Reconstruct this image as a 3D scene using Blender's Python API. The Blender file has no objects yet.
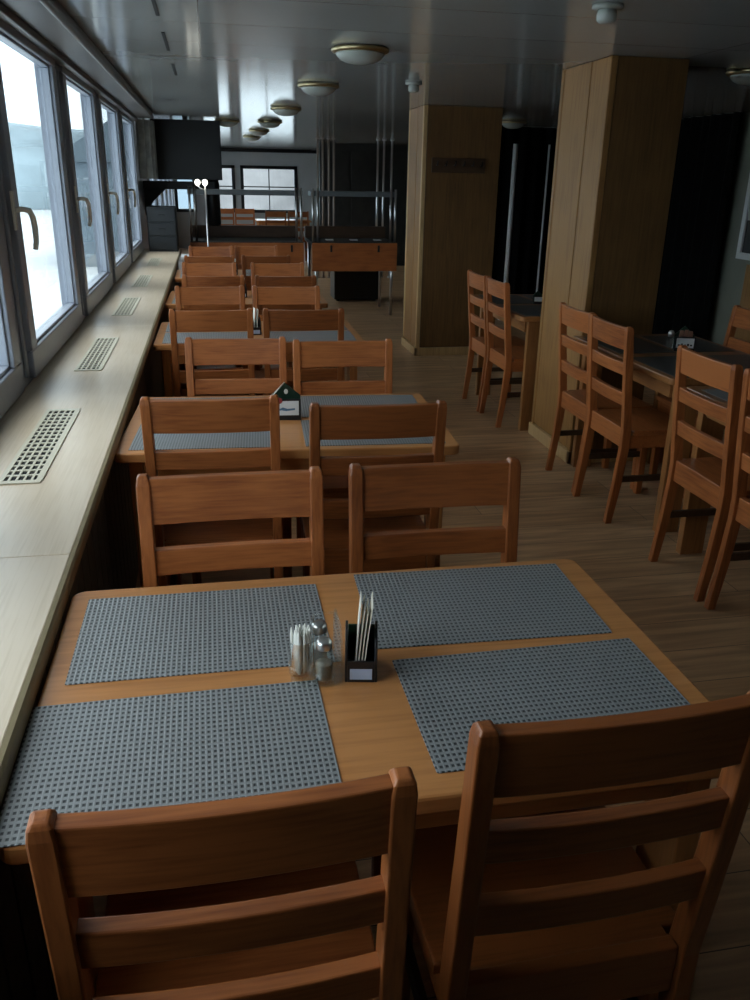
import bpy, bmesh, math, random
from mathutils import Vector, Matrix
random.seed(7)
PI = math.pi
SC = bpy.context.scene
COL = SC.collection

# ------------------------------------------------------------------ mesh builder
class MB:
    def __init__(s): s.bm = bmesh.new()
    def _bev(s, verts, off, seg=2):
        if off <= 0: return
        es = {e for v in verts for e in v.link_edges}
        bmesh.ops.bevel(s.bm, geom=list(es), offset=off, segments=seg, profile=0.5, affect='EDGES')
    def box(s, x0, x1, y0, y1, z0, z1, bev=0.003, rot=None, mi=0, seg=2):
        t = bmesh.new()
        r = bmesh.ops.create_cube(t, size=1)
        for v in t.verts:
            v.co = Vector(((x0+x1)/2+v.co.x*(x1-x0), (y0+y1)/2+v.co.y*(y1-y0), (z0+z1)/2+v.co.z*(z1-z0)))
        if bev > 0:
            bmesh.ops.bevel(t, geom=list(t.edges), offset=bev, segments=seg, profile=0.5, affect='EDGES')
        if rot is not None:
            bmesh.ops.transform(t, matrix=rot, verts=t.verts)
        s._merge(t, mi); return s
    def _merge(s, t, mi=0, smooth=False):
        mp = {}
        for v in t.verts: mp[v] = s.bm.verts.new(v.co)
        for f in t.faces:
            try:
                nf = s.bm.faces.new([mp[v] for v in f.verts]); nf.material_index = mi
                nf.smooth = smooth
            except ValueError: pass
        t.free()
    def prism(s, pts, axis, a, b, bev=0.0, mi=0, rot=None, seg=2):
        """closed 2-D outline pts extruded from a to b along axis; pts are the other two axes in order"""
        t = bmesh.new()
        def P(p, h):
            return {'x': (h, p[0], p[1]), 'y': (p[0], h, p[1]), 'z': (p[0], p[1], h)}[axis]
        lo = [t.verts.new(P(p, a)) for p in pts]; hi = [t.verts.new(P(p, b)) for p in pts]
        n = len(pts)
        t.faces.new(lo[::-1]); t.faces.new(hi)
        for i in range(n): t.faces.new((lo[i], lo[(i+1) % n], hi[(i+1) % n], hi[i]))
        bmesh.ops.recalc_face_normals(t, faces=t.faces)
        if bev > 0:
            es = [e for e in t.edges if (e.verts[0] in lo) == (e.verts[1] in lo)] if bev else []
            bmesh.ops.bevel(t, geom=es, offset=bev, segments=seg, profile=0.5, affect='EDGES')
        if rot is not None: bmesh.ops.transform(t, matrix=rot, verts=t.verts)
        s._merge(t, mi); return s
    def sweep(s, secs, mi=0, bev=0.0, closed=True):
        """list of equal-length rings of 3-D points"""
        t = bmesh.new()
        R = [[t.verts.new(p) for p in ring] for ring in secs]
        n = len(R[0])
        for a, b in zip(R[:-1], R[1:]):
            for i in range(n): t.faces.new((a[i], a[(i+1) % n], b[(i+1) % n], b[i]))
        t.faces.new(R[0][::-1]); t.faces.new(R[-1])
        bmesh.ops.recalc_face_normals(t, faces=t.faces)
        if bev > 0:
            es = [e for e in t.edges if len(e.link_faces) == 2 and e.calc_face_angle(0) > 0.6]
            bmesh.ops.bevel(t, geom=es, offset=bev, segments=2, profile=0.5, affect='EDGES')
        s._merge(t, mi); return s
    def lathe(s, prof, cx=0, cy=0, n=24, mi=0, cap=True):
        t = bmesh.new(); rings = []
        for r, z in prof:
            rings.append([t.verts.new((cx+r*math.cos(2*PI*i/n), cy+r*math.sin(2*PI*i/n), z)) for i in range(n)])
        for a, b in zip(rings[:-1], rings[1:]):
            for i in range(n): t.faces.new((a[i], a[(i+1) % n], b[(i+1) % n], b[i]))
        if cap:
            t.faces.new(rings[0][::-1]); t.faces.new(rings[-1])
        bmesh.ops.recalc_face_normals(t, faces=t.faces)
        s._merge(t, mi, smooth=True); return s
    def tube(s, pts, r, n=10, mi=0):
        t = bmesh.new(); rings = []
        pts = [Vector(p) for p in pts]
        up = Vector((0.31, 0.17, 0.93)).normalized()
        for i, p in enumerate(pts):
            d = (pts[min(i+1, len(pts)-1)] - pts[max(i-1, 0)]).normalized()
            u = d.cross(up)
            if u.length < 0.1: u = d.cross(Vector((1, 0, 0)))
            u.normalize(); w = d.cross(u)
            rr = r[i] if isinstance(r, (list, tuple)) else r
            rings.append([t.verts.new(p + (u*math.cos(2*PI*k/n) + w*math.sin(2*PI*k/n))*rr) for k in range(n)])
        for a, b in zip(rings[:-1], rings[1:]):
            for i in range(n): t.faces.new((a[i], a[(i+1) % n], b[(i+1) % n], b[i]))
        t.faces.new(rings[0][::-1]); t.faces.new(rings[-1])
        bmesh.ops.recalc_face_normals(t, faces=t.faces)
        s._merge(t, mi, smooth=True); return s
    def build(s, name, mats, parent=None, loc=None, rz=0):
        me = bpy.data.meshes.new(name)
        s.bm.to_mesh(me); s.bm.free()
        if not isinstance(mats, (list, tuple)): mats = [mats]
        for m in mats: me.materials.append(m)
        o = bpy.data.objects.new(name, me); COL.objects.link(o)
        if parent is not None: o.parent = parent
        if loc is not None: o.location = loc
        o.rotation_euler.z = rz
        return o

def tag(o, label, cat, group=None, kind=None):
    o['label'] = label; o['category'] = cat
    if group: o['group'] = group
    if kind: o['kind'] = kind
    return o
def struct(o, label=None):
    o['kind'] = 'structure'
    if label: o['label'] = label
    return o
def empty(name, loc=(0, 0, 0), rz=0):
    o = bpy.data.objects.new(name, None); COL.objects.link(o)
    o.location = loc; o.rotation_euler.z = rz; o.empty_display_size = 0.1
    return o
def copy_tree(o, parent=None):
    c = o.copy(); COL.objects.link(c)
    if parent is not None: c.parent = parent
    for ch in list(o.children): copy_tree(ch, c)
    return c

# ------------------------------------------------------------------ materials
def base_mat(name):
    m = bpy.data.materials.new(name); m.use_nodes = True
    nt = m.node_tree; b = nt.nodes['Principled BSDF']
    return m, nt, b
def plain(name, col, rough=0.5, metal=0.0, var=0.06, nscale=30.0, bump=0.0, spec=0.5):
    m, nt, b = base_mat(name); N = nt.nodes; L = nt.links
    tc = N.new('ShaderNodeTexCoord'); no = N.new('ShaderNodeTexNoise'); no.inputs['Scale'].default_value = nscale
    no.inputs['Detail'].default_value = 4
    L.new(tc.outputs['Object'], no.inputs['Vector'])
    r = N.new('ShaderNodeValToRGB')
    r.color_ramp.elements[0].position = 0.3; r.color_ramp.elements[1].position = 0.7
    r.color_ramp.elements[0].color = (*[max(0, c*(1-var)) for c in col], 1)
    r.color_ramp.elements[1].color = (*[min(1, c*(1+var)) for c in col], 1)
    L.new(no.outputs['Fac'], r.inputs['Fac']); L.new(r.outputs['Color'], b.inputs['Base Color'])
    b.inputs['Roughness'].default_value = rough; b.inputs['Metallic'].default_value = metal
    b.inputs['Specular IOR Level'].default_value = spec
    if bump > 0:
        bp = N.new('ShaderNodeBump'); bp.inputs['Strength'].default_value = bump; bp.inputs['Distance'].default_value = 0.002
        L.new(no.outputs['Fac'], bp.inputs['Height']); L.new(bp.outputs['Normal'], b.inputs['Normal'])
    return m
def wood(name, c1, c2, axis='x', rough=0.35, cross=16.0, along=0.9, knots=False, spec=0.5, coat=0.0):
    m, nt, b = base_mat(name); N = nt.nodes; L = nt.links
    tc = N.new('ShaderNodeTexCoord'); oi = N.new('ShaderNodeObjectInfo')
    mul = N.new('ShaderNodeVectorMath'); mul.operation = 'SCALE'; mul.inputs[0].default_value = (7.3, 11.1, 5.7)
    L.new(oi.outputs['Random'], mul.inputs['Scale'])
    add = N.new('ShaderNodeVectorMath'); add.operation = 'ADD'
    L.new(tc.outputs['Object'], add.inputs[0]); L.new(mul.outputs[0], add.inputs[1])
    mp = N.new('ShaderNodeMapping')
    sc = {'x': (along, cross, cross), 'y': (cross, along, cross), 'z': (cross, cross, along)}[axis]
    mp.inputs['Scale'].default_value = sc
    L.new(add.outputs[0], mp.inputs['Vector'])
    n1 = N.new('ShaderNodeTexNoise'); n1.inputs['Scale'].default_value = 1.0; n1.inputs['Detail'].default_value = 3
    n1.inputs['Distortion'].default_value = 0.4
    L.new(mp.outputs[0], n1.inputs['Vector'])
    # growth rings: sine of the slow noise
    k = N.new('ShaderNodeMath'); k.operation = 'MULTIPLY'; k.inputs[1].default_value = 38.0
    L.new(n1.outputs['Fac'], k.inputs[0])
    sn = N.new('ShaderNodeMath'); sn.operation = 'SINE'; L.new(k.outputs[0], sn.inputs[0])
    n2 = N.new('ShaderNodeTexNoise'); n2.inputs['Scale'].default_value = 9.0; n2.inputs['Detail'].default_value = 5
    L.new(mp.outputs[0], n2.inputs['Vector'])
    n3 = N.new('ShaderNodeTexNoise'); n3.inputs['Scale'].default_value = 5.0; n3.inputs['Detail'].default_value = 2
    L.new(add.outputs[0], n3.inputs['Vector'])
    a1 = N.new('ShaderNodeMath'); a1.operation = 'MULTIPLY_ADD'; a1.inputs[1].default_value = 0.055
    L.new(sn.outputs[0], a1.inputs[0]); L.new(n2.outputs['Fac'], a1.inputs[2])
    a2 = N.new('ShaderNodeMath'); a2.operation = 'MULTIPLY_ADD'; a2.inputs[1].default_value = 0.55
    L.new(n3.outputs['Fac'], a2.inputs[0]); L.new(a1.outputs[0], a2.inputs[2])
    a3 = N.new('ShaderNodeMath'); a3.operation = 'MULTIPLY_ADD'; a3.inputs[1].default_value = 0.22
    L.new(oi.outputs['Random'], a3.inputs[0]); L.new(a2.outputs[0], a3.inputs[2])
    r = N.new('ShaderNodeValToRGB')
    r.color_ramp.elements[0].position = 0.5; r.color_ramp.elements[1].position = 1.25 if False else 1.0
    r.color_ramp.elements[0].color = (*c1, 1); r.color_ramp.elements[1].color = (*c2, 1)
    L.new(a3.outputs[0], r.inputs['Fac']); L.new(r.outputs['Color'], b.inputs['Base Color'])
    b.inputs['Roughness'].default_value = rough; b.inputs['Specular IOR Level'].default_value = spec
    b.inputs['Coat Weight'].default_value = coat; b.inputs['Coat Roughness'].default_value = 0.15
    bp = N.new('ShaderNodeBump'); bp.inputs['Strength'].default_value = 0.12; bp.inputs['Distance'].default_value = 0.001
    L.new(a1.outputs[0], bp.inputs['Height']); L.new(bp.outputs['Normal'], b.inputs['Normal'])
    return m
def glassy(name, tint=(1, 1, 1), refl=1.0, rough=0.0, ior=1.45):
    m = bpy.data.materials.new(name); m.use_nodes = True
    nt = m.node_tree; N = nt.nodes; L = nt.links; N.clear()
    out = N.new('ShaderNodeOutputMaterial'); mix = N.new('ShaderNodeMixShader')
    tr = N.new('ShaderNodeBsdfTransparent'); tr.inputs['Color'].default_value = (*tint, 1)
    gl = N.new('ShaderNodeBsdfGlossy'); gl.inputs['Roughness'].default_value = rough
    gl.inputs['Color'].default_value = (refl, refl, refl, 1)
    fr = N.new('ShaderNodeFresnel'); ge = N.new('ShaderNodeNewGeometry')
    io = N.new('ShaderNodeMix'); io.inputs[2].default_value = ior; io.inputs[3].default_value = 1.0/ior
    L.new(ge.outputs['Backfacing'], io.inputs[0]); L.new(io.outputs[0], fr.inputs['IOR'])
    L.new(fr.outputs[0], mix.inputs[0]); L.new(tr.outputs[0], mix.inputs[1]); L.new(gl.outputs[0], mix.inputs[2])
    L.new(mix.outputs[0], out.inputs['Surface'])
    return m
def emit(name, col, s):
    m, nt, b = base_mat(name)
    b.inputs['Emission Color'].default_value = (*col, 1); b.inputs['Emission Strength'].default_value = s
    b.inputs['Base Color'].default_value = (*col, 1)
    return m

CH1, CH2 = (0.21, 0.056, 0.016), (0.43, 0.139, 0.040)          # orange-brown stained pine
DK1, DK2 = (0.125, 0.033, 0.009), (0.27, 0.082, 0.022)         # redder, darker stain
M = {}
for ax in 'xyz':
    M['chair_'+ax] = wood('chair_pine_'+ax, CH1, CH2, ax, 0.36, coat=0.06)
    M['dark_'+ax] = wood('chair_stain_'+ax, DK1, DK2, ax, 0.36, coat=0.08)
    M['brown_'+ax] = wood('table_brown_'+ax, (0.20, 0.075, 0.022), (0.33, 0.14, 0.045), ax, 0.33, cross=10, along=.7, coat=0.1)  # right-hand tables: their shade is put into a darker table wood
    M['panel_'+ax] = wood('pillar_shaded_front_'+ax, (0.10, 0.048, 0.015), (0.17, 0.085, 0.027), ax, 0.5, cross=9, along=.5)  # pillar wood darkened: shade of the front faces put into the colour
    M['pillar_'+ax] = wood('pillar_panel_'+ax, (0.20, 0.088, 0.024), (0.33, 0.165, 0.05), ax, 0.5, cross=9, along=.5)
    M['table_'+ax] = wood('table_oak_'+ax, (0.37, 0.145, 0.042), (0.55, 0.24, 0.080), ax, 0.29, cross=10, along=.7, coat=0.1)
M['trimwood'] = wood('pale_trim_wood', (0.42, 0.26, 0.11), (0.60, 0.40, 0.19), 'z', 0.45, cross=9, along=.5)
M['leg'] = wood('table_leg_wood', (0.36, 0.19, 0.07), (0.55, 0.32, 0.13), 'z', 0.4)
M['sill'] = wood('sill_pale_wood', (0.58, 0.46, 0.32), (0.69, 0.57, 0.43), 'y', 0.34, cross=20, along=.6, coat=0.1)
M['sill_edge'] = plain('sill_edge_band', (0.32, 0.26, 0.15), 0.5)
M['orange'] = wood('orange_panel', (0.27, 0.075, 0.022), (0.42, 0.13, 0.036), 'x', 0.4, cross=6, along=.6)
M['blackwood'] = plain('dark_panel', (0.022, 0.021, 0.020), 0.5, var=.3, nscale=6)
M['brownwood'] = wood('dark_brown_panel', (0.035, 0.017, 0.009), (0.07, 0.035, 0.017), 'x', 0.45)
M['slat'] = plain('dark_slats', (0.08, 0.083, 0.075), 0.6, var=.3)
M['frame'] = plain('window_frame_grey', (0.28, 0.31, 0.37), 0.35, var=.04)
M['pelmet'] = plain('pelmet_paint', (0.085, 0.075, 0.068), 0.4, var=.08)
M['wallpaint'] = plain('wall_paint_grey', (0.42, 0.44, 0.45), 0.6, var=.05, nscale=3)
M['wallgreen'] = plain('wall_paint_greygreen', (0.20, 0.21, 0.17), 0.6, var=.08, nscale=3)
M['metal'] = plain('brushed_steel', (0.62, 0.62, 0.62), 0.28, metal=1.0, var=.03)
M['handle'] = plain('handle_satin', (0.80, 0.79, 0.72), 0.25, metal=.0, var=.03)
M['black'] = plain('black_plastic', (0.012, 0.013, 0.015), 0.35, var=.1)
M['blackmatte'] = plain('black_cloth', (0.004, 0.004, 0.004), 0.95, var=.3, nscale=12, bump=.3, spec=0.1)
M['screen'] = plain('dark_screen', (0.006, 0.009, 0.012), 0.5, var=.1, nscale=2)
M['curtain'] = plain('grey_curtain', (0.33, 0.35, 0.34), 0.8, var=.3, nscale=9, bump=.2)
M['white'] = plain('white_paint', (0.75, 0.76, 0.76), 0.5, var=.03)
M['cream'] = plain('cream_paper', (0.78, 0.74, 0.64), 0.8, var=.04)
M['toothpick'] = plain('bleached_toothpick', (0.85, 0.85, 0.80), 0.7, var=.05)
M['brass'] = plain('brass_ring', (0.50, 0.42, 0.24), 0.3, metal=1.0, var=.05)
M['frost'] = plain('frosted_glass', (0.40, 0.43, 0.40), 0.25, var=.03)
M['grille'] = plain('cream_grille', (0.62, 0.58, 0.46), 0.45, var=.03)
M['hole'] = plain('grille_hole', (0.008, 0.008, 0.008), 0.9)
M['glass'] = glassy('window_glass', (0.95, 0.98, 0.99), 0.6, 0.0, 1.25)
M['clear'] = glassy('clear_acrylic', (0.965, 0.98, 0.975), 1.0, 0.03)
M['salt'] = plain('salt_grains', (0.62, 0.62, 0.60), 0.8, var=.1, nscale=400)
M['pepper'] = plain('pepper_grains', (0.20, 0.18, 0.15), 0.9, var=.5, nscale=500)
M['red'] = plain('red_disc', (0.30, 0.035, 0.03), 0.5)
M['blueprint'] = plain('blue_print', (0.09, 0.19, 0.30), 0.5, var=.2)
M['bluewhite'] = plain('bluish_label', (0.42, 0.50, 0.66), 0.5, var=.1)
M['green'] = plain('bottle_green', (0.012, 0.035, 0.022), 0.3)
M['crumb'] = plain('brown_wrapper', (0.24, 0.11, 0.07), 0.6, var=.3)
M['steelgrey'] = plain('grey_steel_sheet', (0.13, 0.15, 0.16), 0.4, var=.05)
M['polewood'] = plain('pale_brown_pole', (0.34, 0.27, 0.23), 0.4)
M['bulb'] = emit('lit_bulb', (1.0, 0.98, 0.86), 2.5)
M['snow'] = plain('snow', (0.55, 0.60, 0.64), 0.9, var=.04, nscale=.05)
M['hill'] = plain('hazed_hill', (0.25, 0.33, 0.38), 0.95, var=.35, nscale=.05)  # distance haze put into the blue-grey base colour
M['roof'] = plain('grey_roof', (0.13, 0.17, 0.20), 0.8, var=.1)
M['housewall'] = plain('house_wall', (0.19, 0.24, 0.28), 0.8, var=.1)

def mat_weave(name, k=1.0):
    m, nt, b = base_mat(name); N = nt.nodes; L = nt.links
    tc = N.new('ShaderNodeTexCoord'); sp = N.new('ShaderNodeSeparateXYZ'); L.new(tc.outputs['Object'], sp.inputs[0])
    def sine(o, per):
        k = N.new('ShaderNodeMath'); k.operation = 'MULTIPLY'; k.inputs[1].default_value = 2*PI/per; L.new(o, k.inputs[0])
        s = N.new('ShaderNodeMath'); s.operation = 'SINE'; L.new(k.outputs[0], s.inputs[0]); return s.outputs[0]
    sx, sy = sine(sp.outputs['X'], 0.0087), sine(sp.outputs['Y'], 0.0118)
    pr = N.new('ShaderNodeMath'); pr.operation = 'MINIMUM'; L.new(sx, pr.inputs[0]); L.new(sy, pr.inputs[1])
    no = N.new('ShaderNodeTexNoise'); no.inputs['Scale'].default_value = 70; L.new(tc.outputs['Object'], no.inputs['Vector'])
    ad = N.new('ShaderNodeMath'); ad.operation = 'MULTIPLY_ADD'; ad.inputs[1].default_value = 0.45
    L.new(no.outputs['Fac'], ad.inputs[0]); L.new(pr.outputs[0], ad.inputs[2])
    r = N.new('ShaderNodeValToRGB'); e = r.color_ramp.elements
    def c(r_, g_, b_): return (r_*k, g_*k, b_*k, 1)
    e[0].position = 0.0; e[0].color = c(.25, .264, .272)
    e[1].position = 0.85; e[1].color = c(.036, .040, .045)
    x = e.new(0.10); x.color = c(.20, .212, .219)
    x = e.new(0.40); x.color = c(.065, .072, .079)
    L.new(ad.outputs[0], r.inputs['Fac']); L.new(r.outputs['Color'], b.inputs['Base Color'])
    b.inputs['Roughness'].default_value = 0.36
    bp = N.new('ShaderNodeBump'); bp.inputs['Strength'].default_value = 0.5; bp.inputs['Distance'].default_value = 0.0012; bp.invert = True
    L.new(pr.outputs[0], bp.inputs['Height']); L.new(bp.outputs['Normal'], b.inputs['Normal'])
    return m
M['weave'] = mat_weave('woven_vinyl')
M['weaveshade'] = mat_weave('dark_woven_vinyl', 0.28)  # same weave darkened: shade on the right-hand tables put into its colour

def mat_floor():
    m, nt, b = base_mat('laminate_floor'); N = nt.nodes; L = nt.links
    tc = N.new('ShaderNodeTexCoord')
    br = N.new('ShaderNodeTexBrick'); br.inputs['Scale'].default_value = 1.0
    br.inputs['Brick Width'].default_value = 1.25; br.inputs['Row Height'].default_value = 0.19
    br.inputs['Mortar Size'].default_value = 0.0016; br.offset = 0.37
    br.inputs['Color1'].default_value = (0.50, 0.29, 0.145, 1); br.inputs['Color2'].default_value = (0.60, 0.37, 0.20, 1)
    br.inputs['Mortar'].default_value = (0.08, 0.05, 0.03, 1)
    L.new(tc.outputs['Object'], br.inputs['Vector'])
    mp = N.new('ShaderNodeMapping'); mp.inputs['Scale'].default_value = (1.2, 14, 1); L.new(tc.outputs['Object'], mp.inputs['Vector'])
    no = N.new('ShaderNodeTexNoise'); no.inputs['Scale'].default_value = 2; no.inputs['Detail'].default_value = 6
    no.inputs['Distortion'].default_value = .6
    L.new(mp.outputs[0], no.inputs['Vector'])
    r = N.new('ShaderNodeValToRGB'); r.color_ramp.elements[0].position = .35; r.color_ramp.elements[1].position = .7
    r.color_ramp.elements[0].color = (.62, .62, .62, 1); r.color_ramp.elements[1].color = (1.1, 1.1, 1.1, 1)
    L.new(no.outputs['Fac'], r.inputs['Fac'])
    mx = N.new('ShaderNodeMixRGB'); mx.blend_type = 'MULTIPLY'; mx.inputs[0].default_value = 1
    L.new(br.outputs['Color'], mx.inputs[1]); L.new(r.outputs['Color'], mx.inputs[2])
    L.new(mx.outputs[0], b.inputs['Base Color']); b.inputs['Roughness'].default_value = 0.40
    return m
M['floor'] = mat_floor()

def mat_ceiling():
    m, nt, b = base_mat('gloss_ceiling_panels'); N = nt.nodes; L = nt.links
    tc = N.new('ShaderNodeTexCoord')
    br = N.new('ShaderNodeTexBrick'); br.inputs['Scale'].default_value = 1.0; br.offset = 0.0
    br.inputs['Brick Width'].default_value = 2.4; br.inputs['Row Height'].default_value = 0.57
    br.inputs['Mortar Size'].default_value = 0.003
    br.inputs['Color1'].default_value = (0.33, 0.34, 0.33, 1); br.inputs['Color2'].default_value = (0.37, 0.38, 0.37, 1)
    br.inputs['Mortar'].default_value = (0.22, 0.22, 0.22, 1)
    L.new(tc.outputs['Object'], br.inputs['Vector']); L.new(br.outputs['Color'], b.inputs['Base Color'])
    b.inputs['Roughness'].default_value = 0.13; b.inputs['Specular IOR Level'].default_value = 0.6
    no = N.new('ShaderNodeTexNoise'); no.inputs['Scale'].default_value = 2.5; L.new(tc.outputs['Object'], no.inputs['Vector'])
    bp = N.new('ShaderNodeBump'); bp.inputs['Strength'].default_value = 0.25; bp.inputs['Distance'].default_value = 0.004
    L.new(no.outputs['Fac'], bp.inputs['Height']); L.new(bp.outputs['Normal'], b.inputs['Normal'])
    return m
M['ceiling'] = mat_ceiling()

# ------------------------------------------------------------------ camera (solved from the photograph)
F, PITCH, YAW, ROLL, H = 825.3, 0.37054, 0.194575, 0.018764, 1.5356
cy, sy, cp, sp_ = math.cos(YAW), math.sin(YAW), math.cos(PITCH), math.sin(PITCH)
fw = Vector((sy*cp, cy*cp, -sp_)); rt = Vector((cy, -sy, 0)); up = rt.cross(fw)
rt2 = rt*math.cos(ROLL) + up*math.sin(ROLL); up2 = up*math.cos(ROLL) - rt*math.sin(ROLL)
cam_d = bpy.data.cameras.new('camera'); cam = bpy.data.objects.new('camera', cam_d); COL.objects.link(cam)
cam.matrix_world = Matrix(((rt2.x, up2.x, -fw.x, 0), (rt2.y, up2.y, -fw.y, 0), (rt2.z, up2.z, -fw.z, H), (0, 0, 0, 1)))
cam_d.sensor_fit = 'VERTICAL'; cam_d.sensor_height = 36.0; cam_d.lens = 36.0*F/1000.0
cam_d.clip_start = 0.02; cam_d.clip_end = 2000
SC.camera = cam

# ------------------------------------------------------------------ room shell
XL, XR, YB, YF, ZC = -0.715, 4.62, -4.0, 20.0, 2.13
b = MB(); b.box(XL-.2, XR+.2, YB-.2, YF+.2, -.12, 0, 0); struct(b.build('floor', M['floor']))
b = MB(); b.box(XL-.2, XR+.2, YB-.2, YF+.2, ZC, ZC+.1, 0)
ceil = struct(b.build('ceiling', M['ceiling']))
for y0, y1 in ((3.25, 3.86), (4.28, 4.86), (5.42, 5.98)):
    s_ = MB(); s_.box(-.165, -.150, y0, y1, ZC-.003, ZC-.0005, 0); s_.build('vent_slot', M['hole'], ceil)

OPEN = [3.46+1.56*k for k in (-2, -1, 0, 1, 2, 3, 5, 6, 7, 8, 9)]            # near edges of the window openings, 1.18 m wide
OW, OZ0, OZ1 = 1.15, 0.89, 2.02
w = MB()
w.box(XL-.06, XL, YB, YF, 0, OZ0, 0); w.box(XL-.06, XL, YB, YF, OZ1, ZC, 0)
edges = [YB] + [v for o in OPEN for v in (o, o+OW)] + [YF]
for i in range(0, len(edges), 2): w.box(XL-.06, XL, edges[i], edges[i+1], OZ0, OZ1, 0)
struct(w.build('wall_left', M['frame']))
def ring(mb, y0, y1, z0, z1, wd, x0, x1, bev=.006):
    mb.box(x0, x1, y0, y1, z0, z0+wd, bev); mb.box(x0, x1, y0, y1, z1-wd, z1, bev)
    mb.box(x0, x1, y0, y0+wd, z0+wd, z1-wd, bev); mb.box(x0, x1, y1-wd, y1, z0+wd, z1-wd, bev)
for i, o in enumerate(OPEN):
    f = MB()
    ring(f, o-.10, o+OW+.10, OZ0-.10, OZ1+.10, .105, XL-.02, XL+.022)      # sash
    ring(f, o-.005, o+OW+.005, OZ0-.005, OZ1+.005, .022, XL-.035, XL+.006, .004)   # glazing bead
    f.box(XL+.0, XL+.012, o-.188, o-.172, OZ0-.08, OZ1+.02, .003)           # seam between units
    fo = struct(f.build('window_%d' % (i+1), M['frame']))
    g = MB(); g.box(XL-.024, XL-.020, o+.005, o+OW-.005, OZ0+.005, OZ1-.005, 0); g.build('glass_pane', M['glass'], fo)
    h = MB(); hy = o-.125
    h.box(XL+.022, XL+.032, hy-.016, hy+.016, 1.34, 1.475, .003)
    h.tube([(XL+.03, hy, 1.41), (XL+.055, hy+.002, 1.413), (XL+.075, hy+.02, 1.408), (XL+.08, hy+.045, 1.385), (XL+.08, hy+.062, 1.345), (XL+.078, hy+.068, 1.30), (XL+.072, hy+.066, 1.268)],
           [.010, .010, .0105, .011, .011, .0105, .009], 10)
    h.build('window_handle', M['handle'], fo)
p = MB(); p.box(XL+.001, -.505, YB, 9.5, 2.075, ZC-.001, .006); p.tube([(-.51, YB, 2.085), (-.51, 9.5, 2.085)], .016, 10)
p.box(XL+.001, XL+.06, YB, 9.5, 2.045, 2.075, .004)
struct(p.build('trim_1', M['pelmet']))
# dark boarded face under the shelf
lw = MB(); lw.box(XL+.001, -.375, YB, 9.9, 0, .745, 0)
y = YB
while y < 9.85:
    lw.box(-.376, -.362, y+.004, y+.096, .002, .744, .002); y += .1
struct(lw.build('trim_2', M['slat']))
struct((lambda m: (m.box(XR, XR+.15, YB, YF, 0, ZC, 0), m.build('wall_right', M['wallgreen']))[1])(MB()))
struct((lambda m: (m.box(XL-.18, XR+.15, YB-.15, YB, 0, ZC, 0), m.build('wall_front', M['brownwood']))[1])(MB()))
# far end wall with its windows
FW = [(-.66, -.31), (.0, .56), (.80, 1.95)]
w = MB(); FZ0, FZ1 = .84, 1.715
xs = [XL] + [v for a in FW for v in a] + [XR]
w.box(XL-.18, XR+.15, YF, YF+.15, 0, FZ0, 0); w.box(XL-.18, XR+.15, YF, YF+.15, FZ1, ZC, 0)
for i in range(0, len(xs), 2): w.box(xs[i], xs[i+1], YF, YF+.15, FZ0, FZ1, 0)
struct(w.build('wall_back', M['wallpaint']))
for i, (a, c) in enumerate(FW):
    f = MB(); wd = .055
    for q in ((a-.06, c+.06, FZ0-.06, FZ0+.01), (a-.06, c+.06, FZ1-.01, FZ1+.06)): f.box(q[0], q[1], YF-.03, YF+.03, q[2], q[3], .004)
    for q in ((a-.06, a+.01), (c-.01, c+.06)): f.box(q[0], q[1], YF-.03, YF+.03, FZ0-.06, FZ1+.06, .004)
    if c-a > .9: f.box((a+c)/2-.012, (a+c)/2+.012, YF-.01, YF+.03, FZ0, FZ1, .003)
    f.box(a, c, YF-.01, YF+.03, 1.32, 1.345, .003)
    fo = struct(f.build('window_%d' % (len(OPEN)+i+1), M['black']))
    g = MB(); g.box(a, c, YF+.05, YF+.056, FZ0, FZ1, 0); g.build('glass_pane', M['glass'], fo)
b = MB(); b.box(XL, XR, YF-.05, YF-.001, 2.05, ZC-.001, .004); struct(b.build('trim_3', M['black']))
# dark partition closing the right half of the far room
b = MB(); b.box(2.02, XR, 16.0, 16.12, 0, ZC, 0)
for k in range(5): b.box(2.10+k*.5, 2.56+k*.5, 15.985, 16.0, .1, 2.0, .004)
struct(b.build('wall_partition', M['blackwood']))

# wood-clad pillars
def pillar(x0, x1, y0, y1, corner):
    m = MB(); m.box(x0+.012, x1-.012, y0+.012, y1-.012, 0, ZC-.001, .002)
    # boards with open joints on the two faces turned to the room
    jy = y0+.235
    m.box(x0, x0+.014, y0+.03, jy-.006, .085, ZC-.002, .003); m.box(x0, x0+.014, jy+.006, y1-.03, .085, ZC-.002, .003)
    o = struct(m.build('pillar', M['pillar_z']))
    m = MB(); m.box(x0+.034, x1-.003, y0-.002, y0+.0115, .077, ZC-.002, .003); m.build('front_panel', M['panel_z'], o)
    t = MB()
    for cx_, cy_ in ((x0, y0), (x0, y1)):
        sx = 1 if cx_ == x0 else -1; sy2 = 1 if cy_ == y0 else -1
        t.box(min(cx_-.006*sx, cx_+.032*sx), max(cx_-.006*sx, cx_+.032*sx), min(cy_-.006*sy2, cy_+.032*sy2), max(cy_-.006*sy2, cy_+.032*sy2), 0.0, ZC-.001, .006)
        if cy_ == y1:
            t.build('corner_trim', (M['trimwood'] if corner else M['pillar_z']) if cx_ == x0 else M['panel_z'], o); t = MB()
    s = MB(); s.box(x0-.016, x0+.01, y0-.016, y1+.016, 0, .075, .004); s.box(x0-.016, x1+.016, y0-.016, y0+.01, 0, .075, .004)
    s.build('skirting', M['trimwood'], o)
    return o
pillar(2.005, 2.425, 4.305, 4.92, False)
fp = pillar(1.842, 2.54, 7.5, 8.05, True)

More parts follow.
